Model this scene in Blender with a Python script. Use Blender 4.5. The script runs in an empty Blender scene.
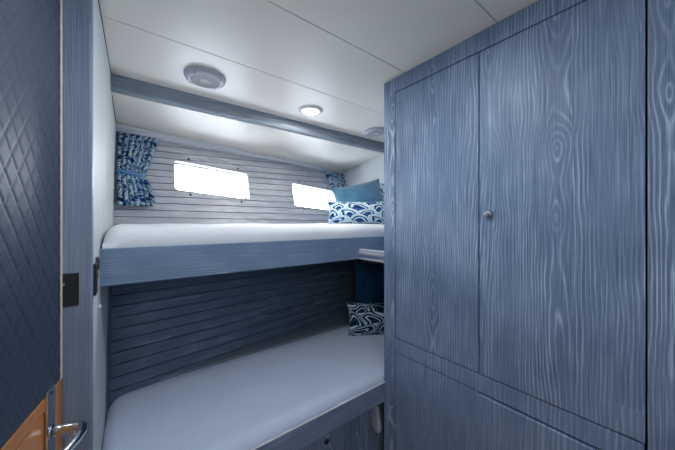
import bpy, bmesh, math, random
from mathutils import Vector, Matrix
random.seed(7)
S = bpy.context.scene
COL = S.collection
D = bpy.data

# ------------------------------------------------------------------ shader maths
class NT:
    def __init__(s, name):
        s.m = D.materials.new(name); s.m.use_nodes = True
        s.t = s.m.node_tree; s.t.nodes.clear()
        s.out = s.t.nodes.new('ShaderNodeOutputMaterial')
        s.b = s.t.nodes.new('ShaderNodeBsdfPrincipled')
        s.t.links.new(s.b.outputs[0], s.out.inputs[0])
    def n(s, k, **kw):
        x = s.t.nodes.new(k)
        for a, v in kw.items(): setattr(x, a, v)
        return x
    def put(s, sock, v):
        if isinstance(v, V): s.t.links.new(v.s, sock)
        elif isinstance(v, (tuple, list)) and len(v) == 3 and sock.type == 'RGBA': sock.default_value = (*v, 1)
        else: sock.default_value = v
    def math(s, op, *a):
        x = s.n('ShaderNodeMath', operation=op)
        for i, v in enumerate(a): s.put(x.inputs[i], v)
        return V(s, x.outputs[0])
    def coord(s, which='Object'):
        x = s.n('ShaderNodeTexCoord'); y = s.n('ShaderNodeSeparateXYZ')
        s.t.links.new(x.outputs[which], y.inputs[0])
        return V(s, y.outputs[0]), V(s, y.outputs[1]), V(s, y.outputs[2])
    def vec(s, a, b, c):
        x = s.n('ShaderNodeCombineXYZ')
        for i, v in enumerate((a, b, c)): s.put(x.inputs[i], v)
        return V(s, x.outputs[0])
    def noise(s, v, scale=1., detail=2., rough=.5, dist=0.):
        x = s.n('ShaderNodeTexNoise'); s.put(x.inputs['Vector'], v)
        x.inputs['Scale'].default_value = scale; x.inputs['Detail'].default_value = detail
        x.inputs['Roughness'].default_value = rough; x.inputs['Distortion'].default_value = dist
        return V(s, x.outputs[0])
    def mix(s, f, a, b):
        x = s.n('ShaderNodeMix', data_type='RGBA')
        s.put(x.inputs[0], f); s.put(x.inputs[6], a); s.put(x.inputs[7], b)
        return V(s, x.outputs[2])
    def ramp(s, f, stops, interp='LINEAR'):
        x = s.n('ShaderNodeValToRGB'); s.put(x.inputs[0], f)
        cr = x.color_ramp; cr.interpolation = interp
        while len(cr.elements) < len(stops): cr.elements.new(.5)
        for e, (p, c) in zip(cr.elements, stops): e.position = p; e.color = (*c, 1)
        return V(s, x.outputs[0])
    def bump(s, h, strength=.3, dist=.002):
        x = s.n('ShaderNodeBump'); s.put(x.inputs['Height'], h)
        x.inputs['Strength'].default_value = strength; x.inputs['Distance'].default_value = dist
        s.t.links.new(x.outputs[0], s.b.inputs['Normal'])
    def set(s, **kw):
        for k, v in kw.items(): s.put(s.b.inputs[k.replace('_', ' ')], v)
        return s.m
class V:
    def __init__(s, nt, sock): s.nt = nt; s.s = sock
    def _o(s, op, *a): return s.nt.math(op, *a)
    def __add__(s, o): return s._o('ADD', s, o)
    __radd__ = __add__
    def __sub__(s, o): return s._o('SUBTRACT', s, o)
    def __rsub__(s, o): return s._o('SUBTRACT', o, s)
    def __mul__(s, o): return s._o('MULTIPLY', s, o)
    __rmul__ = __mul__
    def __truediv__(s, o): return s._o('DIVIDE', s, o)
    def f(s, op, *a): return s._o(op, s, *a)

def c8(r, g, b):
    f = lambda v: (v/255/12.92) if v/255 <= .04045 else ((v/255+.055)/1.055)**2.4
    return (f(r), f(g), f(b))

def wood(name, across, along, dark, mid, light, seed=0., plank=.16, lines=34., rough=.45, contrast=1., cath=1.):
    """Limed / grained wood: iso-lines of stretched noise give straight grain, cathedrals and eyes."""
    t = NT(name)
    c = dict(zip('xyz', t.coord()))
    a = c[across]; l = c[along]; o = c[[k for k in 'xyz' if k not in (across, along)][0]]
    pid = (a / plank).f('FLOOR')
    off = pid * 3.71 + seed
    p = ((a / plank + .37).f('FRACT') - .5) * plank
    base = t.noise(t.vec(a * 5. + off, l * 1.1 + off * 1.3, o * 2. + off), 1., 2., .4)
    wob = t.noise(t.vec(a * 24. + off, l * 5. + off, o * 2.), 1., 2., .5)
    ph = t.noise(t.vec(off * 2.1, l * 1.4 + off, 0.), 1., 1., .5)
    size = t.noise(t.vec(off * 1.7 + 9., l * .9 + off, 0.), 1., 0., .5)
    el = (l * 6. + ph * 22.).f('SINE') * ((size - .36) * (.11 * cath))
    aa = p + (base - .5) * .07
    r = (aa * aa + el * el).f('SQRT')
    field = r * lines + wob * 1.8 + base * 2.5
    g = (field * 6.2832).f('SINE') * .5 + .5
    g = g.f('POWER', 3.5)
    fine = t.noise(t.vec(a * 420., l * 4., o * 40.), 1., 3., .6)
    mott = t.noise(t.vec(a * 6., l * 3.5, o * 6.), 1., 4., .6)
    k = t.noise(t.vec(a * 9. + 40. + off, l * 2.2, o * 3.), 1., 3., .6)
    amp = t.ramp(k, [(.4, (.2,) * 3), (.66, (1.,) * 3)])
    h = g * amp
    v = (h - .2) * (.52 * contrast) + (fine - .5) * 1.15 * contrast + (mott - .5) * .45 + .45
    col = t.ramp(v, [(.1, dark), (.48, mid), (.9, light)])
    t.bump(h * .6 + fine * .5, .25, .0008)
    return t.set(Base_Color=col, Roughness=rough, Specular_IOR_Level=.4)

def plain(name, col, rough=.5, metal=0., var=.05, scale=30., bump=0., spec=.5):
    t = NT(name)
    x, y, z = t.coord()
    n = t.noise(t.vec(x, y, z), scale, 3., .55)
    lo = tuple(c * (1 - var) for c in col); hi = tuple(min(1, c * (1 + var)) for c in col)
    cc = t.ramp(n, [(.3, lo), (.7, hi)])
    if bump: t.bump(n, bump, .001)
    return t.set(Base_Color=cc, Roughness=rough, Metallic=metal, Specular_IOR_Level=spec)

DK, MD, LT = c8(78, 96, 124), c8(120, 140, 169), c8(180, 195, 216)
M = {}
M['cab'] = wood('limed_wood_upright', 'y', 'z', DK, MD, LT, seed=2.3, plank=.21, lines=100, contrast=1.)
M['cab2'] = wood('limed_wood_upright_lower', 'y', 'z', DK, MD, LT, seed=9.1, plank=.17, lines=80, contrast=.6)
M['rail'] = wood('limed_wood_lengthwise', 'z', 'x', DK, MD, LT, seed=5.7, plank=.5, lines=110, contrast=.6, cath=.8)
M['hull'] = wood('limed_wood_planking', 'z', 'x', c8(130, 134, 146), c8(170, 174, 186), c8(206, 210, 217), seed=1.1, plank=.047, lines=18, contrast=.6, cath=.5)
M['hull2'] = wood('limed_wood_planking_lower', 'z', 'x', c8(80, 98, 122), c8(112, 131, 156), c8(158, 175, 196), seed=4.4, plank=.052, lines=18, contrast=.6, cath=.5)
M['post'] = wood('limed_wood_post', 'x', 'z', DK, c8(120, 134, 154), c8(160, 174, 192), seed=7.7, plank=.2, lines=160, contrast=.6, cath=.5)
M['panelx'] = wood('limed_wood_under_panel', 'x', 'z', DK, MD, LT, seed=3.1, plank=.09, lines=60, contrast=.8)
M['palewall'] = wood('pale_grained_panel', 'y', 'z', c8(184, 193, 198), c8(210, 216, 219), c8(228, 232, 234), seed=6., plank=.12, lines=60, contrast=.4, cath=.4, rough=.75)
M['beam'] = wood('limed_wood_beam', 'z', 'x', c8(104, 116, 130), c8(138, 150, 164), c8(170, 182, 194), seed=8., plank=.3, lines=60, contrast=.6, cath=.4, rough=.75)
M['trimpale'] = plain('pale_painted_trim', c8(222, 226, 232), .4, var=.03)
M['ceil'] = plain('satin_white_lining', c8(234, 230, 222), .38, var=.015, scale=3)
M['black'] = plain('black_rubber', (.008, .008, .01), .6, var=.2)
M['dark'] = plain('shadow_gap_paint', (.02, .025, .035), .8)
M['chrome'] = plain('polished_chrome', (.75, .76, .78), .12, 1., var=.03)
M['steel'] = plain('brushed_steel', (.42, .45, .5), .32, 1., var=.12, scale=60)
M['gun'] = plain('dark_metal', (.16, .17, .18), .3, 1., var=.2, scale=60)
M['whitepl'] = plain('off_white_plastic', c8(214, 216, 220), .4, var=.03)
M['greypl'] = plain('pale_grey_plastic', c8(178, 180, 196), .42, var=.03)
M['grille'] = plain('grey_speaker_mesh', c8(48, 50, 60), .5, var=.1, scale=200)
M['rust'] = plain('rusty_screw_head', c8(92, 62, 48), .6, .5, var=.3, scale=300)
M['green'] = plain('green_tape', c8(110, 140, 100), .6)
M['floor'] = wood('dark_cabin_sole', 'x', 'y', c8(120, 104, 88), c8(160, 142, 122), c8(190, 172, 152), plank=.1, lines=30)
M['orange'] = wood('varnished_oak', 'y', 'z', c8(150, 92, 46), c8(190, 126, 72), c8(214, 152, 96), seed=1., plank=.4, lines=30, contrast=.35, cath=.3, rough=.3)
M['ledge'] = plain('grey_ledge_lining', c8(150, 160, 174), .7)
M['lip'] = plain('pale_wood_lipping', c8(240, 222, 204), .4)
M['vinyl'] = plain('quilted_navy_vinyl', c8(50, 63, 84), .55, var=.12, scale=120, bump=.15, spec=.5)

def mat_fabric(name, col, dotscale=420., rough=.9, depth=.0006, dot=.12):
    t = NT(name)
    x, y, z = t.coord()
    w = ((x + y) * dotscale).f('SINE') * ((z * 1.4 + y * .6 - x * .3) * dotscale).f('SINE')
    n = t.noise(t.vec(x, y, z), 9., 4., .6)
    f = w * dot + (n - .5) * .25 + .5
    cc = t.ramp(f, [(.25, tuple(c * .78 for c in col)), (.7, col)])
    t.bump(w * .5 + n, .35, depth)
    return t.set(Base_Color=cc, Roughness=rough, Specular_IOR_Level=.2, Sheen_Weight=.2)
M['sheet'] = mat_fabric('white_mesh_sheet', c8(226, 230, 236), dot=.07)
M['sheet2'] = mat_fabric('grey_white_dimpled_sheet', c8(212, 224, 244), dot=.08)
M['velvet'] = plain('teal_velvet', c8(70, 118, 148), .85, var=.25, scale=14, bump=.2, spec=.2)
M['velvet'].node_tree.nodes['Principled BSDF'].inputs['Sheen Weight'].default_value = .6
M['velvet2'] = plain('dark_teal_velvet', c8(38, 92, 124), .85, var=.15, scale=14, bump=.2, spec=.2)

def mat_waves(name, nx, ny, dark=False, warp=.9, navy=c8(18, 40, 84), blue=c8(30, 92, 156), pale=c8(150, 200, 224), white=c8(232, 240, 240)):
    """overlapping wave crests (scales) with white outlines, warped by noise"""
    t = NT(name)
    u, v, _ = t.coord('UV')
    n1 = t.noise(t.vec(u * 3.3 * nx / 4, v * 3.3 * ny / 4, 0.), 1., 1., .4)
    n2 = t.noise(t.vec(u * 3.3 * nx / 4 + 17., v * 3.3 * ny / 4 + 5., 0.), 1., 1., .4)
    x = u * nx + (n1 - .5) * warp
    y = v * ny + (n2 - .5) * warp
    d = None
    def row(yy, shift):
        j = yy.f('FLOOR')
        par = (j * .5).f('FRACT')            # 0 or .5
        fx = (x + par + shift).f('FRACT') - .5
        fy = yy - j
        return (fx * fx + fy * fy * .55 * .55).f('SQRT')
    d0 = row(y, 0.)                           # front row
    # back row: one row lower base
    yb = y + 1.
    j = y.f('FLOOR') - 1.
    par = (j * .5).f('FRACT')
    par = par.f('ABSOLUTE')
    fx = (x + par).f('FRACT') - .5
    fy = y - j
    d1 = (fx * fx + fy * fy * .55 * .55).f('SQRT')
    front = d1.f('LESS_THAN', .56)            # scale based one row below overlaps
    dd = d1 * front + d0 * (1. - front)
    stops = [(0., navy), (.13, blue), (.20, white), (.245, pale), (.29, blue), (.33, navy), (.385, white), (.43, pale), (.50, white), (.545, navy), (.60, blue)]
    if dark: stops = [(0., navy), (.16, blue), (.22, navy), (.28, white), (.33, navy), (.40, blue), (.45, white), (.49, pale), (.52, navy), (.58, white)]
    cc = t.ramp(dd, stops, 'CONSTANT')
    n = t.noise(t.vec(u, v, 0.), 200., 2., .5)
    t.bump(n, .2, .0008)
    return t.set(Base_Color=cc, Roughness=.8, Specular_IOR_Level=.2)
M['wave'] = mat_waves('wave_print_cotton', 4., 5.)
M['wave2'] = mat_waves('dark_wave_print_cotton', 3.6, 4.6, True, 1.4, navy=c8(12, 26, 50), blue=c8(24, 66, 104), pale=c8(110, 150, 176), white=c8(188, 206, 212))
M['tie'] = mat_waves('wave_print_tieback', 24., 3., navy=c8(90, 130, 176), blue=c8(140, 176, 206))
M['curt'] = mat_waves('wave_print_curtain', 7, 10, False, 1.8, navy=c8(14, 30, 66), blue=c8(34, 92, 150), pale=c8(112, 156, 190), white=c8(192, 208, 216))

t = NT('window_pane_glass')
M['glass'] = t.m
g1 = t.n('ShaderNodeBsdfTransparent'); g1.inputs[0].default_value = (.95, .97, 1, 1)
g2 = t.n('ShaderNodeBsdfGlossy'); g2.inputs['Roughness'].default_value = .05
ms = t.n('ShaderNodeMixShader'); fr = t.n('ShaderNodeFresnel'); fr.inputs[0].default_value = 1.3
t.t.links.new(fr.outputs[0], ms.inputs[0]); t.t.links.new(g1.outputs[0], ms.inputs[1]); t.t.links.new(g2.outputs[0], ms.inputs[2])
t.t.links.new(ms.outputs[0], t.out.inputs[0])
t = NT('lit_diffuser'); M['lit'] = t.set(Base_Color=(1., .98, .95), Emission_Color=(1., .96, .9), Emission_Strength=6.)

# ------------------------------------------------------------------ mesh helpers
def bx(bm, x0, x1, y0, y1, z0, z1, bev=0., mi=0, seg=2):
    r = bmesh.ops.create_cube(bm, size=1.)
    vs = r['verts']
    for v in vs:
        v.co = Vector(((x0+x1)/2 + v.co.x*(x1-x0), (y0+y1)/2 + v.co.y*(y1-y0), (z0+z1)/2 + v.co.z*(z1-z0)))
    fs = list({f for v in vs for f in v.link_faces})
    for f in fs: f.material_index = mi
    if bev:
        es = list({e for v in vs for e in v.link_edges})
        rr = bmesh.ops.bevel(bm, geom=es, offset=bev, segments=seg, profile=.5, affect='EDGES')
        for f in rr['faces']: f.material_index = mi
def tube(bm, pts, r, seg=12, mi=0, cap=True, rz=1.):
    rings = []
    up0 = Vector((0, 0, 1))
    P = [Vector(p) for p in pts]
    for i, p in enumerate(P):
        d = (P[min(i+1, len(P)-1)] - P[max(i-1, 0)]).normalized()
        a = d.cross(up0)
        if a.length < .05: a = d.cross(Vector((0, 1, 0)))
        a.normalize(); b = a.cross(d).normalized()
        rr = r[i] if isinstance(r, (list, tuple)) else r
        rings.append([bm.verts.new(p + a*math.cos(q)*rr + b*math.sin(q)*rr*rz) for q in [2*math.pi*k/seg for k in range(seg)]])
    for A, B in zip(rings, rings[1:]):
        for k in range(seg):
            f = bm.faces.new((A[k], A[(k+1) % seg], B[(k+1) % seg], B[k])); f.material_index = mi; f.smooth = True
    if cap:
        for R in (rings[0], rings[-1]): bm.faces.new(R).material_index = mi
def lathe(bm, prof, origin, axis=(0, 0, 1), seg=32, mi=0):
    """prof: list of (radius, height) along axis"""
    ax = Vector(axis).normalized(); a = ax.orthogonal().normalized(); b = ax.cross(a)
    o = Vector(origin); rings = []
    for r, h in prof:
        if r < 1e-6: rings.append([bm.verts.new(o + ax*h)])
        else: rings.append([bm.verts.new(o + ax*h + (a*math.cos(2*math.pi*k/seg) + b*math.sin(2*math.pi*k/seg))*r) for k in range(seg)])
    for A, B in zip(rings, rings[1:]):
        for k in range(seg):
            k2 = (k+1) % seg
            if len(A) == 1 and len(B) == 1: continue
            if len(A) == 1: f = bm.faces.new((A[0], B[k2], B[k]))
            elif len(B) == 1: f = bm.faces.new((A[k], A[k2], B[0]))
            else: f = bm.faces.new((A[k], A[k2], B[k2], B[k]))
            f.material_index = mi; f.smooth = True
def grid(bm, nu, nv, fn, mi=0, uv=True, smooth=True, closed_u=False):
    vs = [[bm.verts.new(fn(i/nu, j/nv)) for j in range(nv+1)] for i in range(nu+1)]
    L = bm.loops.layers.uv.verify() if uv else None
    for i in range(nu):
        for j in range(nv):
            f = bm.faces.new((vs[i][j], vs[i+1][j], vs[i+1][j+1], vs[i][j+1]))
            f.material_index = mi; f.smooth = smooth
            if uv:
                for lp, (a, b) in zip(f.loops, ((i, j), (i+1, j), (i+1, j+1), (i, j+1))): lp[L].uv = (a/nu, b/nv)
    return vs
def obj(name, bm, mats, parent=None, loc=None, fix=True):
    """mesh given in world coordinates; its origin goes to loc (or the parent's place)"""
    if fix: bmesh.ops.recalc_face_normals(bm, faces=bm.faces)
    me = D.meshes.new(name); 
    base = Vector((0, 0, 0))
    if parent is not None:
        p = parent
        while p is not None: base += p.location; p = p.parent
    if loc is not None: base2 = Vector(loc)
    else: base2 = base
    bm.transform(Matrix.Translation(-base2)); bm.to_mesh(me); bm.free()
    o = D.objects.new(name, me); COL.objects.link(o)
    for m in (mats if isinstance(mats, (list, tuple)) else [mats]): me.materials.append(M[m])
    if parent is not None:
        o.parent = parent
        o.location = base2 - base
    else: o.location = base2
    return o
def tag(o, label=None, cat=None, group=None, kind=None):
    for k, v in (('label', label), ('category', cat), ('group', group), ('kind', kind)):
        if v: o[k] = v
    return o
def thing(name, loc, label, cat, group=None, kind=None):
    o = D.objects.new(name, None); COL.objects.link(o); o.location = loc; o.empty_display_size = .05
    return tag(o, label, cat, group, kind)
def B(): return bmesh.new()
def box_obj(name, dims, mat, parent=None, bev=0., loc=None):
    b = B(); bx(b, *dims, bev=bev); return obj(name, b, mat, parent, loc)

# ------------------------------------------------------------------ layout numbers (metres; z = 0 is eye height)
ZC = .684; ZF = -1.25; XC = 1.0; YC = .927; XE = 1.8
def wallX(y): return -.095 + .022*y                 # pale bulkhead left of the bunks
def hullY(x, z): return 1.79 + .15*(x+.06) + (.45 - .04*(x+.06))*z + .11*max(0, -z-.1)
def soffZ(y): return .612 - .105*(y-1.62)
UB = 1.15                                            # face of the upper bunk board
UT0, UT1 = -.082, -.204                              # its top and bottom

# ------------------------------------------------------------------ setting
def struct(o, label, cat='wall'): return tag(o, label, cat, None, 'structure')
struct(box_obj('floor', (-1.0, 1.9, -.8, 2.3, ZF-.03, ZF), 'floor'), 'wooden cabin sole, low behind the wardrobe and bunks', 'floor')

b = B()
ys = [-.8, .02, .41, .80, 1.19, 1.63]
for y0, y1 in zip(ys, ys[1:]): bx(b, -1.0, 1.9, y0+.0012, y1-.0012, ZC, ZC+.012, .0012, 0, 1)
bx(b, -1.0, 1.9, -.8, 2.45, ZC+.0125, ZC+.03, mi=1)
struct(obj('ceiling', b, ['ceil', 'dark']), 'flat white ceiling lining in long panels with thin dark seams', 'ceiling')
b = B()                                               # sloping lining over the upper berth
x0, x1, y0, y1 = -.12, XE+.02, 1.655, 2.40
vs = [b.verts.new((x, y, soffZ(y)+dz)) for dz in (0, .01) for x, y in ((x0, y0), (x1, y0), (x1, y1), (x0, y1))]
for f in ((0, 1, 2, 3), (4, 5, 6, 7), (0, 1, 5, 4), (1, 2, 6, 5), (2, 3, 7, 6), (3, 0, 4, 7)): b.faces.new([vs[i] for i in f])
struct(obj('trim_1', b, 'ceil'), 'smooth white lining panel sloping down over the upper bunk', 'ceiling panel')
b = B()                                               # beam across the ceiling: moulded profile along x
prof = [(1.620, ZC), (1.618, ZC-.012), (1.624, ZC-.018), (1.624, ZC-.058), (1.628, ZC-.066), (1.638, ZC-.070), (1.66, ZC-.070), (1.67, ZC-.066), (1.67, ZC)]
A0 = [b.verts.new((wallX(1.62)-.01, y, z)) for y, z in prof]; A1 = [b.verts.new((XE+.01, y, z)) for y, z in prof]
n = len(prof)
for k in range(n): b.faces.new((A0[k], A0[(k+1) % n], A1[(k+1) % n], A1[k]))
b.faces.new(A0); b.faces.new(A1)
struct(obj('trim_2', b, 'beam'), 'grey blue wooden ceiling beam crossing above the upper bunk', 'beam')

# pale bulkhead on the left with the grained door post as its end
b = B()
pts = [(-.132, .985), (wallX(.985), .985), (wallX(2.25), 2.25), (-.132, 2.25)]
lo = [b.verts.new((x, y, ZF)) for x, y in pts]; hi = [b.verts.new((x, y, ZC)) for x, y in pts]
for k in range(4): b.faces.new((lo[k], lo[(k+1) % 4], hi[(k+1) % 4], hi[k]))
b.faces.new(lo); b.faces.new(hi)
struct(obj('wall_left', b, 'palewall'), 'pale grained bulkhead closing the left end of the bunks')
b = B(); bx(b, -.1345, wallX(.985)+.0015, .968, .987, ZF, ZC-.001, .007, 0, 4)
struct(obj('trim_3', b, 'post'), 'grey blue grained door post on the bulkhead end', 'post')
struct(box_obj('wall_left.001', (-1.0, -.14, 1.0, 1.03, ZF, ZC), 'palewall'), 'pale bulkhead beyond the door, left of the bunks')
struct(box_obj('wall_left.002', (-1.03, -1.0, -.8, 1.03, ZF, ZC), 'palewall'), 'pale side wall of the passage behind the door')
struct(box_obj('wall_front', (-1.03, 1.0, -.83, -.8, ZF, ZC), 'palewall'), 'pale bulkhead at the near end of the cabin')
struct(box_obj('wall_right', (XE, XE+.03, .5, 2.42, ZF, ZC), 'palewall'), 'pale grained bulkhead at the pillow end of both bunks')

b = B()
vs = [b.verts.new((wallX(y)+dx, y, z)) for z in (ZC-.0035, ZC-.0005) for y, dx in ((.99, -.002), (1.615, -.002), (1.615, .0022), (.99, .0022))]
vs += [b.verts.new((wallX(y)+dx, y, soffZ(y)+dz)) for dz in (-.0035, -.0005) for y, dx in ((1.68, -.002), (2.06, -.002), (2.06, .0022), (1.68, .0022))]
for k in (0, 8):
    for f in ((0, 1, 2, 3), (4, 5, 6, 7), (0, 1, 5, 4), (1, 2, 6, 5), (2, 3, 7, 6), (3, 0, 4, 7)): b.faces.new([vs[k+i] for i in f])
struct(obj('trim_6', b, 'dark'), 'thin dark strip painted in as the shaded gap between bulkhead and ceiling lining', 'painted_gap')  # dark strip added to paint the shade of the gap along the wall top
# planked hull side (two strips of planking, grooves are real)
def planks(name, kmin, kmax, zf, mats, label, holes=None):
    b = B(); NX = 60
    XS = [-.13 + (XE+.03+.13)*i/NX for i in range(NX+1)]
    rows = []
    for k in range(kmin, kmax):
        for fr_, dep in ((.0, .018), (.05, .0), (.5, 0.), (.95, .0)): rows.append((k+fr_, dep))
    rows.append((kmax, .018))
    front = [[b.verts.new((x, hullY(x, zf(x, k)) + dep, zf(x, k))) for x in XS] for k, dep in rows]
    back = [[b.verts.new((x, hullY(x, zf(x, k)) + .075, zf(x, k))) for x in XS] for k, dep in (rows[0], rows[-1])]
    for r, (A, Bq) in enumerate(zip(front, front[1:])):
        for i in range(NX):
            b.faces.new((A[i], A[i+1], Bq[i+1], Bq[i]))
    for i in range(NX):
        b.faces.new((back[0][i], back[0][i+1], back[1][i+1], back[1][i]))
        b.faces.new((front[0][i], front[0][i+1], back[0][i+1], back[0][i]))
        b.faces.new((front[-1][i], front[-1][i+1], back[1][i+1], back[1][i]))
    for e in (0, NX):
        L = [r_[e] for r_ in front]
        b.faces.new(L + [back[1][e], back[0][e]])
    o = obj(name, b, mats)
    if holes:
        for h in holes:
            c = D.objects.new('cutter', h); COL.objects.link(c)
            md = o.modifiers.new('cut', 'BOOLEAN'); md.operation = 'DIFFERENCE'; md.solver = 'EXACT'; md.object = c
            dg = bpy.context.evaluated_depsgraph_get(); me = D.meshes.new_from_object(o.evaluated_get(dg))
            o.modifiers.clear(); o.data = me; D.objects.remove(c)
    return struct(o, label)
def roundrect(corners, r, seg=5):
    """corners (x,z) CCW; returns rounded outline"""
    out = []; n = len(corners)
    for i in range(n):
        p = Vector(corners[i]); a = (Vector(corners[i-1]) - p).normalized(); c = (Vector(corners[(i+1) % n]) - p).normalized()
        s = p + a*r; e = p + c*r
        for k in range(seg+1):
            q = k/seg; out.append(((1-q)**2*s.x + 2*q*(1-q)*p.x + q*q*e.x, (1-q)**2*s.y + 2*q*(1-q)*p.y + q*q*e.y))
    return out
WINS = [[(.234, .400), (.722, .374), (.713, .168), (.228, .203)],
        [(1.120, .345), (1.610, .312), (1.596, .110), (1.106, .143)]]
def prism(outline, f0, f1, inset=0.):
    b = B()
    cx = sum(p[0] for p in outline)/len(outline); cz = sum(p[1] for p in outline)/len(outline)
    A = [b.verts.new((x, hullY(x, z)+f0, z)) for x, z in outline]; Bq = [b.verts.new((x, hullY(x, z)+f1, z)) for x, z in outline]
    n = len(A)
    for k in range(n): b.faces.new((A[k], A[(k+1) % n], Bq[(k+1) % n], Bq[k]))
    b.faces.new(A); b.faces.new(Bq); bmesh.ops.recalc_face_normals(b, faces=b.faces)
    return b
cut = []
for w in WINS:
    b = prism(roundrect(w, .022), -.05, .09); me = D.meshes.new('cut'); b.to_mesh(me); b.free(); cut.append(me)
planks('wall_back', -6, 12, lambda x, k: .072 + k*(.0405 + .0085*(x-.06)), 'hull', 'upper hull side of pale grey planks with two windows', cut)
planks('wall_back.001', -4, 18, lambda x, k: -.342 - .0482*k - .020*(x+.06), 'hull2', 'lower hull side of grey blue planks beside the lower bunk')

for wi, w in enumerate(WINS):
    cx = sum(p[0] for p in w)/4; cz = sum(p[1] for p in w)/4
    W = thing('window_%d' % (wi+1), (cx, hullY(cx, cz), cz), ['wide hull window nearest the left curtain', 'wide hull window partly behind the right curtain'][wi], 'window', None, 'structure')
    ol = roundrect(w, .022); n = len(ol)
    def scaled(s): return [(cx+(x-cx)*(1-s/.25), cz+(z-cz)*(1-s/.10)) for x, z in ol]
    inn = scaled(.012)
    # frame: deep white reveal with a step that holds the pane
    b = B(); L = []
    for (o_, f) in ((ol, -.003), (scaled(.003), -.003), (scaled(.004), .062), (inn, .062), (inn, .085), (ol, .085)):
        L.append([b.verts.new((x, hullY(x, z)+f, z)) for x, z in o_])
    L.append(L[0])
    for A, Bq in zip(L, L[1:]):
        for k in range(n): b.faces.new((A[k], A[(k+1) % n], Bq[(k+1) % n], Bq[k]))
    obj('window_frame', b, 'whitepl', W)
    b = prism(scaled(.011), .068, .073); obj('pane', b, 'glass', W)
    sc = [(.18, .026, 3), (.86, .026, 3), (.18, -.020, 0), (.86, -.022, 0)]
    for q, dz, _ in sc:
        t0, t1 = (w[0], w[1]) if dz > 0 else (w[3], w[2])
        x = t0[0]+(t1[0]-t0[0])*q; z = t0[1]+(t1[1]-t0[1])*q+dz
        b = B(); nrm = Vector((.13, -1, .42)).normalized()
        lathe(b, [(.0, .005), (.005, .0045), (.0075, .002), (.008, -.004)], (x, hullY(x, z), z), nrm, 12)
        obj('screw', b, 'rust', W)

# cornice batten along the top of the planking, grey panel on the bulkhead end, ledge
def batten(name, z0, z1, dep, mat, label, zt=None, x0=-.06, x1=XE):
    b = B(); NX = 30; R = []
    for i in range(NX+1):
        x = x0+(x1-x0)*i/NX; top = soffZ(hullY(x, .56))
        pr = [(hullY(x, z0)-.002, z0), (hullY(x, z0)-dep, z0+.004), (hullY(x, z1)-dep, top-.012), (hullY(x, z1)-dep-.012, top-.001), (hullY(x, z1)+.01, top-.001), (hullY(x, z0)+.01, z0)]
        R.append([b.verts.new((x, y, z)) for y, z in pr])
    n = len(R[0])
    for A, Bq in zip(R, R[1:]):
        for k in range(n): b.faces.new((A[k], A[(k+1) % n], Bq[(k+1) % n], Bq[k]))
    b.faces.new(R[0]); b.faces.new(R[-1])
    return struct(obj(name, b, mat), label, 'moulding')
batten('trim_4', .520, .56, .026, 'trimpale', 'pale moulding where the planking meets the ceiling lining')
b = B()
yy = hullY(-.06, -.45)
pts = [(-.069, -.206), (-.069, -.80)]
lo = []
for z in (-.206, -.80):
    y = hullY(-.05, z)
    lo.append([b.verts.new(p) for p in ((wallX(y)-.005, y-.20, z), (wallX(y-.2)+.001, y-.20, z), (wallX(y)+.0015, y+.01, z), (wallX(y)-.005, y+.01, z))])
for k in range(4): b.faces.new((lo[0][k], lo[0][(k+1) % 4], lo[1][(k+1) % 4], lo[1][k]))
b.faces.new(lo[0]); b.faces.new(lo[1])
struct(obj('trim_5', b, 'post'), 'narrow grey panel laid on the bulkhead end beside the lower planking', 'post')  # thin added panel, greyer than the bulkhead end it covers

# ------------------------------------------------------------------ wardrobe on the right
W = thing('wardrobe', (XC+.3, 0, ZF), 'tall grey blue wood grained wardrobe covering the right side', 'wardrobe')
G = .0045
YD = [.857, .470, .070]
ZT, ZB, ZL = .611, -.5375, -.606
b = B()
bx(b, XC+.020, XE-.002, -.79, YC-.002, ZF+.002, ZC-.002, mi=1)              # carcass behind the faces
obj('carcass', b, ['cab', 'dark'], W)
b = B(); bx(b, XC, XC+.022, YD[0]+G/2, YC, ZF+.002, ZC-.001, .0015)
bx(b, XC+.018, XE-.002, YC-.004, YC, ZF+.002, ZC-.001)
obj('corner_stile', b, 'cab', W)
b = B(); bx(b, XC, XC+.022, -.79, YD[0]+G/2-.0006, ZT+G, ZC-.001, .001); obj('header', b, 'cab', W)
b = B(); bx(b, XC, XC+.022, YD[2]+G, YD[0]+G/2-.0006, ZL+G/2, ZB-G, .001); obj('middle_rail', b, 'cab2', W)
b = B(); bx(b, XC, XC+.022, -.79, YD[2]-.001, ZF+.002, ZT, .002); obj('end_panel', b, 'cab', W)
b = B(); bx(b, XC+.004, XC+.02, YD[2]+G, YD[0], ZF+.002, ZF+.08); obj('plinth', b, 'cab2', W)
dl = box_obj('door', (XC+.0005, XC+.019, YD[1]+G/2, YD[0]-G/2, ZB, ZT), 'cab', W, .001)
dr = B(); bx(dr, XC-.0005, XC+.019, YD[2]+G*.6, YD[1]-G/2, ZB, ZT, .001)
dr = obj('door', dr, 'cab', W)
b = B()                                                                   # round turn-latch knob
lathe(b, [(.0, -.016), (.009, -.0155), (.0125, -.013), (.0135, -.008), (.011, -.004), (.0145, -.002), (.0155, .0008)], (XC, .435, .031), (1, 0, 0), 28)
tag(obj('knob', b, 'steel', dr), 'dark metal push knob')
b = B(); bx(b, XC-.0022, XC+.004, YD[2]+G*.6, .122, ZB+.003, -.466, .0008)
tag(obj('patch_panel', b, 'cab2', dr), 'small square inset repair patch')
dll = box_obj('door', (XC+.0008, XC+.019, YD[1]+.001, YD[0]-.002, ZF+.082, ZL-G*.3), 'cab2', W, .001)
dlr = box_obj('door', (XC-.006, XC+.019, YD[2]+G*.6, YD[1]-.001, ZF+.082, ZL-G), 'cab2', W, .002)

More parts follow.
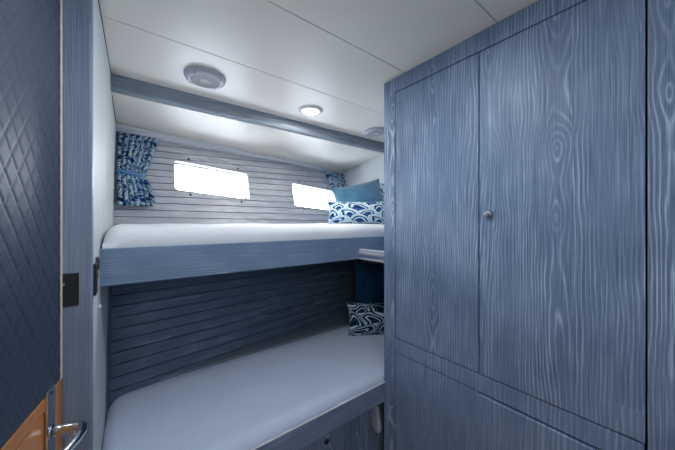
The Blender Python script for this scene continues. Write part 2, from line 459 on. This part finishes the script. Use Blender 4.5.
# ------------------------------------------------------------------ upper bunk
U = thing('upper_bunk', (.8, UB, UT1), 'upper fixed bunk with a deep grey blue wood front board', 'bunk')
XR = 1.035
b = B(); bx(b, wallX(UB)-.004, XE-.002, UB, UB+.022, UT1, UT0, .003)
obj('front_board', b, 'rail', U)
b = B(); 
NX = 24; Q = []
for i in range(NX+1):
    x = wallX(1.4)+.002 + (XE-.004-wallX(1.4))*i/NX
    Q.append([b.verts.new(p) for p in ((x, UB+.022, UT0-.03), (x, hullY(x, UT0-.03)-.006, UT0-.03), (x, hullY(x, UT1)-.006, UT1+.02), (x, UB+.022, UT1+.02))])
for A, C_ in zip(Q, Q[1:]):
    for k in range(4): b.faces.new((A[k], A[(k+1) % 4], C_[(k+1) % 4], C_[k]))
b.faces.new(Q[0]); b.faces.new(Q[-1]); obj('bed_base', b, 'panelx', U)
# corner shelf beside the wardrobe
b = B(); bx(b, XR, XE-.004, YC+.003, UB-.001, UT1+.004, UT1+.030, .002); obj('shelf', b, 'rail', U)
b = B(); bx(b, XR-.004, XR+.016, YC+.003, UB-.001, UT1+.026, UT1+.060, .004, 0, 3)
bx(b, XR-.007, XR-.002, YC+.003, UB-.001, UT1+.036, UT1+.040, .001)
bx(b, XR-.005, XR-.001, YC+.003, UB-.001, UT1+.002, UT1+.012, .001)
tag(obj('edge_strip', b, 'greypl', U), 'pale grey metal edging strip')

def pad(name, x0, x1, y0, yb, zt, h, r, mat, dome, label, cat, nx=70, ny=34, rumple=.002, cornerR=.0, frontdrop=None):
    """mattress: flat bottom, rounded edges, gently domed top; yb(x) is the back edge"""
    b = B()
    def warp(q, lo_, n): # concentrate samples near both ends
        return .5 - .5*math.cos(math.pi*q)
    def yrange(x):
        Y1 = yb(x)
        d = x - x0
        if cornerR and d < cornerR: Y1 -= cornerR - math.sqrt(max(0, cornerR**2 - (cornerR-d)**2))
        return y0, Y1
    from mathutils import noise as N
    def top(u, v):
        u = warp(u, 0, 0); v = warp(v, 0, 0)
        x = x0+(x1-x0)*u; ya, Y1 = yrange(x); y = ya+(Y1-ya)*v
        q = 0
        for d in (x-x0, x1-x, y-ya, Y1-y): q += max(0, 1-d/r)**2
        q = min(1, math.sqrt(q))
        z = zt - r*(1-math.sqrt(1-q*q)) + dome*(math.sin(math.pi*min(1, max(0, v)))-1)
        z += N.noise(Vector((x*5, y*7, 1.3)))*rumple + N.noise(Vector((x*19, y*15, 4.)))*rumple*.4
        return (x, y, z)
    T = grid(b, nx, ny, top)
    zb = zt-h
    edge = [T[i][0] for i in range(nx+1)] + [T[nx][j] for j in range(1, ny+1)] + [T[i][ny] for i in range(nx-1, -1, -1)] + [T[0][j] for j in range(ny-1, 0, -1)]
    bot = [b.verts.new((v.co.x, v.co.y, zb)) for v in edge]
    n = len(edge)
    for k in range(n):
        f = b.faces.new((edge[k], edge[(k+1) % n], bot[(k+1) % n], bot[k])); f.smooth = True
    b.faces.new(bot)
    return tag(obj(name, b, mat, None, ((x0+x1)/2, y0, zb)), label, cat)
pad('mattress', wallX(1.17)+.006, XE-.006, UB+.006, lambda x: hullY(x, -.05)-.012, -.005, .105, .05, 'sheet', .012,
    'white sheeted mattress lying on the upper bunk', 'mattress', rumple=.006)

# ------------------------------------------------------------------ lower bunk
LB0, LB1 = -.778, -.873
L = thing('lower_bunk', (.6, YC, ZF), 'lower fixed bunk with grey wood front board under the upper bunk', 'bunk')
b = B(); bx(b, wallX(.985)+.002, XC-.0005, YC-.004, YC+.020, LB1, LB0, .002); obj('front_board', b, 'rail', L)
b = B(); bx(b, wallX(.985)+.002, XC-.0005, YC-.007, YC-.001, LB0-.003, LB0+.003, .0015)
tag(obj('edge_bead', b, 'trimpale', L), 'pale bead along the board top')
b = B()
NX = 24; Q = []
for i in range(NX+1):
    x = wallX(1.3)+.004 + (XE-.006-wallX(1.3))*i/NX
    Q.append([b.verts.new(p) for p in ((x, YC+.021, LB0-.022), (x, hullY(x, LB0)-.006, LB0-.022), (x, hullY(x, LB0-.04)-.006, LB0-.045), (x, YC+.021, LB0-.045))])
for A, C_ in zip(Q, Q[1:]):
    for k in range(4): b.faces.new((A[k], A[(k+1) % 4], C_[(k+1) % 4], C_[k]))
b.faces.new(Q[0]); b.faces.new(Q[-1]); obj('bed_base', b, 'panelx', L)
b = B(); 
xs = [wallX(1.0)+.002, .25, .52, .80, .955, XE-.01]
for xa, xb in zip(xs, xs[1:]): bx(b, xa+.001, xb-.001, .990, 1.006, ZF+.001, LB0-.046, .001)
lp = obj('under_panel', b, 'panelx', L)
b = B(); lathe(b, [(.0, -.001), (.009, -.001), (.0105, -.003), (.012, -.003), (.0125, .004)], (.700, .990, -.966), (0, 1, 0), 24)
obj('finger_hole', b, 'black', lp)
lm = pad('mattress', -.067, XE-.006, YC+.004, lambda x: min(1.552, hullY(x, -.75)-.006), -.722, .077, .045, 'sheet2', .016,
    'pale grey dimpled mattress lying on the lower bunk', 'mattress', rumple=.003, cornerR=.075)
b = B(); Q = []
for i in range(NX+1):
    x = .13 + (XE-.006-.13)*i/NX
    yh = max(1.5605, hullY(x, -.745))
    Q.append([b.verts.new(p) for p in ((x, 1.556, -.742), (x, yh-.003, -.742), (x, yh-.003, LB0-.021), (x, 1.556, LB0-.021))])
for A, C_ in zip(Q, Q[1:]):
    for k in range(4): b.faces.new((A[k], A[(k+1) % 4], C_[(k+1) % 4], C_[k]))
b.faces.new(Q[0]); b.faces.new(Q[-1]); obj('ledge', b, 'ledge', L)

# door buffer of pale plastic at the lower bunk's right end
b = B()
prof = [(.000, -.908), (.018, -.908), (.030, -.925), (.050, -1.020), (.046, -1.034), (.028, -1.037), (.000, -1.022)]
A_, C_ = [], []
for dy, z in prof:
    A_.append(b.verts.new((.976, .9895-dy, z))); C_.append(b.verts.new((1.000, .9895-dy, z)))
n = len(prof)
for k in range(n): b.faces.new((A_[k], A_[(k+1) % n], C_[(k+1) % n], C_[k]))
b.faces.new(A_); b.faces.new(C_)
bmesh.ops.recalc_face_normals(b, faces=b.faces)
bmesh.ops.bevel(b, geom=list(b.edges), offset=.003, segments=2, affect='EDGES')
tag(obj('door_stop', b, 'greypl', None, (.98, .9895, -1.037)), 'pale grey wedge shaped plastic door stop under the lower bunk board', 'door stop')

# small pale hook under the upper bunk, on the hull planks
b = B()
HX = 1.585; hy = hullY(HX, -.285)
lathe(b, [(.0, -.012), (.010, -.010), (.012, .012)], (HX, hy, -.262), (0, 1, 0), 16)
tube(b, [(HX, hy-.002, -.262), (HX+.002, hy-.018, -.268), (HX+.008, hy-.022, -.29), (HX+.016, hy-.018, -.305)], [.005, .006, .0055, .004], 10)
tag(obj('hook', b, 'whitepl', None, (HX, hy, -.30)), 'small pale hook on the planks under the upper bunk', 'hook')

# ------------------------------------------------------------------ cushions
def cushion(name, W_, H_, T_, loc, yaw, lean, roll, mat, label, puff=.75, group=None):
    b = B()
    def prof(u, v): return T_/2*(max(0, (1-abs(u)**2.6))*max(0, (1-abs(v)**2.6)))**puff
    def sh(sgn):
        def f(p, q):
            u = 2*p-1; v = 2*q-1
            u = math.sin(u*math.pi/2); v = math.sin(v*math.pi/2)
            x = u*W_/2*(1-.09*(1-v*v)) ; z = v*H_/2*(1-.09*(1-u*u))
            from mathutils import noise as N
            y = sgn*prof(u, v)*(1 + .12*N.noise(Vector((u*2, v*2, sgn*3+W_*9))))
            return (x, y, z)
        return f
    grid(b, 28, 22, sh(-1)); grid(b, 28, 22, sh(1))
    bmesh.ops.remove_doubles(b, verts=b.verts, dist=.0004)
    R = Matrix.Rotation(yaw, 4, 'Z') @ Matrix.Rotation(lean, 4, 'X') @ Matrix.Rotation(roll, 4, 'Y')
    b.transform(R)
    zmin = min(v.co.z for v in b.verts); 
    b.transform(Matrix.Translation(Vector(loc) - Vector((0, 0, zmin))))
    return tag(obj(name, b, mat, None, loc), label, 'cushion', group)
R_ = math.radians
cushion('cushion', .44, .175, .10, (1.300, 1.46, -.012), R_(-34), R_(-14), 0, 'wave', 'white and blue wave print lumbar cushion at the front on the upper bunk')
cushion('cushion', .41, .33, .15, (1.480, 1.63, -.014), R_(-38), R_(-22), R_(-13), 'velvet', 'plump light teal velvet cushion on the upper bunk')
cushion('cushion', .36, .36, .09, (1.69, 1.60, -.014), R_(-72), R_(-10), R_(-4), 'wave', 'wave print cushion mostly hidden behind the light teal one')
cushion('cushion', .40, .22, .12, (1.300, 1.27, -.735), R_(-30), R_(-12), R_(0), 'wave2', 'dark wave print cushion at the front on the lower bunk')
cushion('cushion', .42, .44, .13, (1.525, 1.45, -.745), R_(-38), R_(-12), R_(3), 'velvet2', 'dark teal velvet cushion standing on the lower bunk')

# ------------------------------------------------------------------ curtains
def curtain(x_in, x_out, xw_out, xb_out, ztop, zw, zb, label):
    """gathered curtain held by a tieback; x_in is the corner side"""
    xm = (x_in+x_out)/2
    C = thing('curtain', (xm, hullY(xm, ztop)-.04, zb), label, 'curtain', None)
    b = B()
    s = 1 if x_out > x_in else -1
    def width(z):
        if z > zw:
            q = (z-zw)/(ztop-zw); q = q**.85
            return abs(xw_out-x_in)*(1-q) + abs(x_out-x_in)*q
        q = (zw-z)/(zw-zb); q = math.sin(q*math.pi/2)**.9
        return abs(xw_out-x_in)*(1-q) + abs(xb_out-x_in)*q
    NF = 7
    def f(p, q):
        z = ztop + (zb-ztop)*q
        w = width(z); x = x_in + s*w*p
        x += s*.004*math.sin(p*NF*2*math.pi+1.)
        near = math.exp(-((z-zw)/.025)**2)
        amp = (.016 + .012*min(1, max(0, (zw-z)/.08)))*(1-.6*near) * (.8 + .4*math.sin(p*7.3))
        y = -.028 + amp*math.sin(p*NF*2*math.pi + .6*math.sin(q*5)) - .008*near
        z2 = z + (.008*math.sin(p*NF*2*math.pi) if q > .97 else 0) - (s*0)
        return (x, hullY(x, z)+y, z2)
    grid(b, 110, 50, f)
    cb = obj('curtain_fabric', b, 'curt', C, fix=False)
    md = cb.modifiers.new('thick', 'SOLIDIFY'); md.thickness = .0025
    b = B()                                      # tieback band
    w = abs(xw_out-x_in)
    P = []
    for k in range(25):
        a = math.pi*k/24
        x = x_in + s*(w/2 - (w/2+.004)*math.cos(a)); y = hullY(x, zw) - .018 - .035*math.sin(a)
        P.append((x, y, zw + .006*math.sin(a*2)))
    tube(b, P, .0075, 10, rz=1.5)
    obj('tieback', b, 'tie', C)
    b = B()                                      # rail
    P = [(x_in+s*.002 + (x_out-x_in)*1.02*k/8, 0, 0) for k in range(9)]
    P = [(x, hullY(x, ztop)-.026, ztop+.004) for x, _, _ in P]
    tube(b, P, .004, 8); obj('rail', b, 'whitepl', C)
    return C
curtain(-.046, .150, .073, .118, .520, .272, .098, 'blue and white wave print curtain tied back at the left of the window')
curtain(1.792, 1.535, 1.615, 1.58, .508, .21, .075, 'blue and white wave print curtain tied back in the corner behind the cushions')

# ------------------------------------------------------------------ ceiling fittings
def speaker(x, y, label):
    T = thing('ceiling_speaker', (x, y, ZC), label, 'speaker')
    b = B(); z = ZC
    lathe(b, [(.062, -.010), (.066, -.020), (.072, -.022), (.084, -.017), (.088, -.008), (.089, -.0005)], (x, y, z), (0, 0, 1), 48)
    obj('rim', b, 'greypl', T)
    b = B()
    lathe(b, [(.0, -.019), (.012, -.019), (.013, -.0225), (.017, -.0235), (.020, -.0225), (.021, -.019)], (x, y, z), (0, 0, 1), 32)
    obj('centre_cap', b, 'whitepl', T)
    b = B()
    for k in range(-7, 8):
        d = k*.0086; h = math.sqrt(max(0, .063**2-d*d))
        if h > .01:
            bx(b, x-h, x+h, y+d-.0008, y+d+.0008, z-.0195, z-.0165)
            bx(b, x+d-.0008, x+d+.0008, y-h, y+h, z-.0185, z-.0155)
    obj('grille', b, 'whitepl', T)
    b = B(); lathe(b, [(.0, -.012), (.064, -.012), (.064, -.0005)], (x, y, z), (0, 0, 1), 40); obj('cone', b, 'grille', T)
    b = B(); lathe(b, [(.0625, -.019), (.0625, -.0235), (.066, -.0245), (.069, -.0235), (.069, -.019)], (x, y, z), (0, 0, 1), 48); obj('grille_ring', b, 'whitepl', T)
    for k in range(4):
        a = math.pi/4 + k*math.pi/2
        b = B(); lathe(b, [(.0, -.024), (.003, -.0235), (.0035, -.018)], (x+.077*math.cos(a), y+.077*math.sin(a), z), (0, 0, 1), 10); obj('screw', b, 'gun', T)
    return T
speaker(.290, 1.392, 'round pale grey speaker with mesh grille, left on the ceiling')
speaker(1.470, 1.440, 'round pale speaker half hidden by the wardrobe, right on the ceiling')
def downlight(x, y, label):
    T = thing('ceiling_light', (x, y, ZC), label, 'light')
    b = B(); lathe(b, [(.050, -.006), (.054, -.013), (.062, -.014), (.072, -.008), (.075, -.0005)], (x, y, ZC), (0, 0, 1), 48); obj('bezel', b, 'whitepl', T)
    b = B(); lathe(b, [(.0, -.016), (.03, -.0155), (.044, -.013), (.050, -.009), (.051, -.0005)], (x, y, ZC), (0, 0, 1), 40); obj('diffuser', b, 'lit', T)
    return T
downlight(.880, 1.414, 'round lit downlight between the two speakers on the ceiling')
ld = D.lights.new('downlight_lamp', 'AREA'); ld.shape = 'DISK'; ld.size = .10; ld.energy = 3.6; ld.color = (1, .95, .88)
lo_ = D.objects.new('downlight_lamp', ld); COL.objects.link(lo_); lo_.location = (.88, 1.414, ZC-.02)

# ------------------------------------------------------------------ door on the left
P0 = Vector((-.133, .962, 0)); dv = Vector((-.1685, -.9857, 0)); nv = Vector((.9857, -.1685, 0))
def dp(s, o, z): return P0 + dv*s + nv*o + Vector((0, 0, z))
def dbox(b, s0, s1, o0, o1, z0, z1, bev=0., mi=0):
    bb = B(); bx(bb, s0, s1, o0, o1, z0, z1, bev, mi)
    Mx = Matrix(((dv.x, nv.x, 0, P0.x), (dv.y, nv.y, 0, P0.y), (0, 0, 1, 0), (0, 0, 0, 1)))
    bb.transform(Mx); me = D.meshes.new('t'); bb.to_mesh(me); bb.free(); b.from_mesh(me); D.meshes.remove(me)
DO = thing('door_1', dp(.35, 0, ZF), 'open oak door with quilted navy upper panel at the left', 'door', None, 'structure')
QZ = -.388
b = B(); dbox(b, 0, .72, -.036, -.0005, ZF+.01, ZC-.03, .001); obj('door_leaf', b, 'orange', DO)
b = B(); dbox(b, -.0012, .0042, -.030, .0050, QZ, ZC-.03, .0008); tag(obj('edge_lipping', b, 'lip', DO), 'pale wooden edge strip')
b = B(); dbox(b, 0.001, .085, -.001, .004, ZF+.012, QZ-.0, .001); dbox(b, .087, .63, -.001, .002, ZF+.012, QZ-.036, .0008)
dbox(b, .086, .71, -.001, .004, QZ-.030, QZ-.001, .0015); obj('lower_panel', b, 'orange', DO)
b = B(); dw, dh = .043, .062
s0, s1, z0, z1 = .0050, .70, QZ, .64
def q(u, v):
    s = s0+(s1-s0)*u; z = z0+(z1-z0)*v
    p = s/dw; r = z/dh
    a = abs(((p+r) % 1)-.5)*2; c = abs(((p-r) % 1)-.5)*2     # 1 on seams
    a = 1-a; c = 1-c
    h = .0018*(min(1, a*3.)**.6)*(min(1, c*3.)**.6)
    e = min(s-s0, s1-s, z-z0, z1-z)
    return dp(s, .0005 + h*min(1, e/.006) + (.002 if e > 0 else 0), z)
grid(b, 300, 420, q, uv=False)
obj('quilted_panel', b, 'vinyl', DO, fix=False)
H = B()
dbox(H, .046, .088, .004, .0075, -.62, -.376, .001)
hp = obj('handle_plate', H, 'chrome', DO)
H = B(); P = []
for s_, o in ((.068, .006), (.068, .026), (.069, .042), (.074, .055), (.084, .064), (.100, .067), (.125, .064), (.155, .056), (.175, .046), (.186, .032)):
    P.append(dp(s_, o, -.476 - max(0, s_-.08)*.03))
tube(H, P, [.0125, .012, .0118, .0115, .0112, .011, .0105, .010, .0098, .009], 18)
lathe(H, [(.014, -.003), (.0155, .0)], P[0], -nv, 24)
obj('door_handle', H, 'chrome', DO)
for z in (-.388, -.598):
    b = B(); lathe(b, [(.0, .0018), (.003, .0015), (.0042, 0)], dp(.067, .0074, z), nv, 14); obj('screw', b, 'gun', hp)
b = B(); dbox(b, .065, .071, .0072, .0082, -.545, -.525, .0004)
obj('keyhole', b, 'black', hp)

# strike recess in the post, catch on the bulkhead
b = B(); bx(b, -.133, -.0985, .9655, .9690, -.212, -.128, .0008); 
SP = obj('strike_plate', b, 'black', None, (-.116, .968, -.212)); tag(SP, 'black rectangular lock strike set in the grained door post', 'strike plate')
b = B(); bx(b, -.1325, -.1245, .9640, .9660, -.158, -.152, .0005); tag(obj('latch_tab', b, 'steel', SP), 'small steel tab')
wx = wallX(1.02)
CT = thing('door_catch', (wx, 1.02, -.20), 'black door catch with a small bracket on the pale bulkhead edge', 'catch')
b = B(); bx(b, wx-.001, wx+.006, .992, 1.045, -.198, -.112, .002); obj('body', b, 'black', CT)
b = B(); bx(b, wx-.001, wx+.007, 1.046, 1.075, -.125, -.098, .003); bx(b, wx+.0, wx+.009, 1.052, 1.06, -.135, -.104, .001); tag(obj('bracket', b, 'gun', CT), 'grey metal bracket')
b = B(); bx(b, wx-.001, wx+.0045, 1.076, 1.10, -.165, -.118, .001); tag(obj('tape', b, 'green', CT), 'strip of green tape')
b = B(); y = 1.135; lathe(b, [(.0, .007), (.004, .0065), (.006, .004), (.0065, -.002)], (wallX(y), y, -.262), (1, 0, 0), 16)
tag(obj('screw_cap', b, 'whitepl', None, (wallX(y), y, -.262)), 'tiny white screw cap on the pale bulkhead below the catch', 'screw cap')

# ------------------------------------------------------------------ light
w = D.worlds.new('daylight'); S.world = w; w.use_nodes = True
bg = w.node_tree.nodes['Background']; bg.inputs[1].default_value = 30.
tc = w.node_tree.nodes.new('ShaderNodeTexCoord'); sp = w.node_tree.nodes.new('ShaderNodeSeparateXYZ'); cr = w.node_tree.nodes.new('ShaderNodeValToRGB')
w.node_tree.links.new(tc.outputs['Generated'], sp.inputs[0]); w.node_tree.links.new(sp.outputs[2], cr.inputs[0]); w.node_tree.links.new(cr.outputs[0], bg.inputs[0])
cr.color_ramp.elements[0].position = 0.; cr.color_ramp.elements[0].color = (.24, .26, .29, 1)   # water below the horizon
cr.color_ramp.elements[1].position = .04; cr.color_ramp.elements[1].color = (.96, .98, 1., 1)
for wv in WINS:                                     # daylight sampling portals in the two windows
    cx = sum(p[0] for p in wv)/4; cz = sum(p[1] for p in wv)/4
    l = D.lights.new('window_portal', 'AREA'); l.shape = 'RECTANGLE'; l.size = .56; l.size_y = .28; l.cycles.is_portal = True
    o = D.objects.new('window_portal', l); COL.objects.link(o); o.location = (cx, hullY(cx, cz)+.10, cz)
    nrm = Vector((.14, -1, .42)); o.rotation_euler = nrm.to_track_quat('-Z', 'Y').to_euler()
def ceiling_fill(x, y, e, col=(.97, .98, 1.)):  # unseen fill light over the aisle, added to brighten lower mattress and wardrobe
    l = D.lights.new('aisle_fill', 'AREA'); l.shape = 'DISK'; l.size = .3; l.energy = e; l.color = col
    o = D.objects.new('aisle_fill', l); COL.objects.link(o); o.location = (x, y, ZC-.02)
ceiling_fill(.35, .55, 4.8, (.84, .92, 1.))
l = D.lights.new('rear_fill', 'POINT'); l.energy = 4.4; l.shadow_soft_size = .1; l.color = (.97, .98, 1.)  # fill light added behind the camera to lift the ceiling, no fitting modelled
o = D.objects.new('rear_fill', l); COL.objects.link(o); o.location = (-.3, -.6, .34)

cam = D.cameras.new('camera'); co = D.objects.new('camera', cam); COL.objects.link(co)
cam.sensor_width = 36; cam.lens = 274/675*36; cam.clip_start = .01; cam.shift_y = -2/675
co.location = (0, 0, 0); co.rotation_euler = (math.pi/2, 0, -math.atan2(.609, .793))
S.camera = co
S.view_settings.view_transform = 'Standard'; S.view_settings.look = 'None'; S.view_settings.gamma = 1.; S.view_settings.exposure = .46
S.view_settings.use_curve_mapping = False
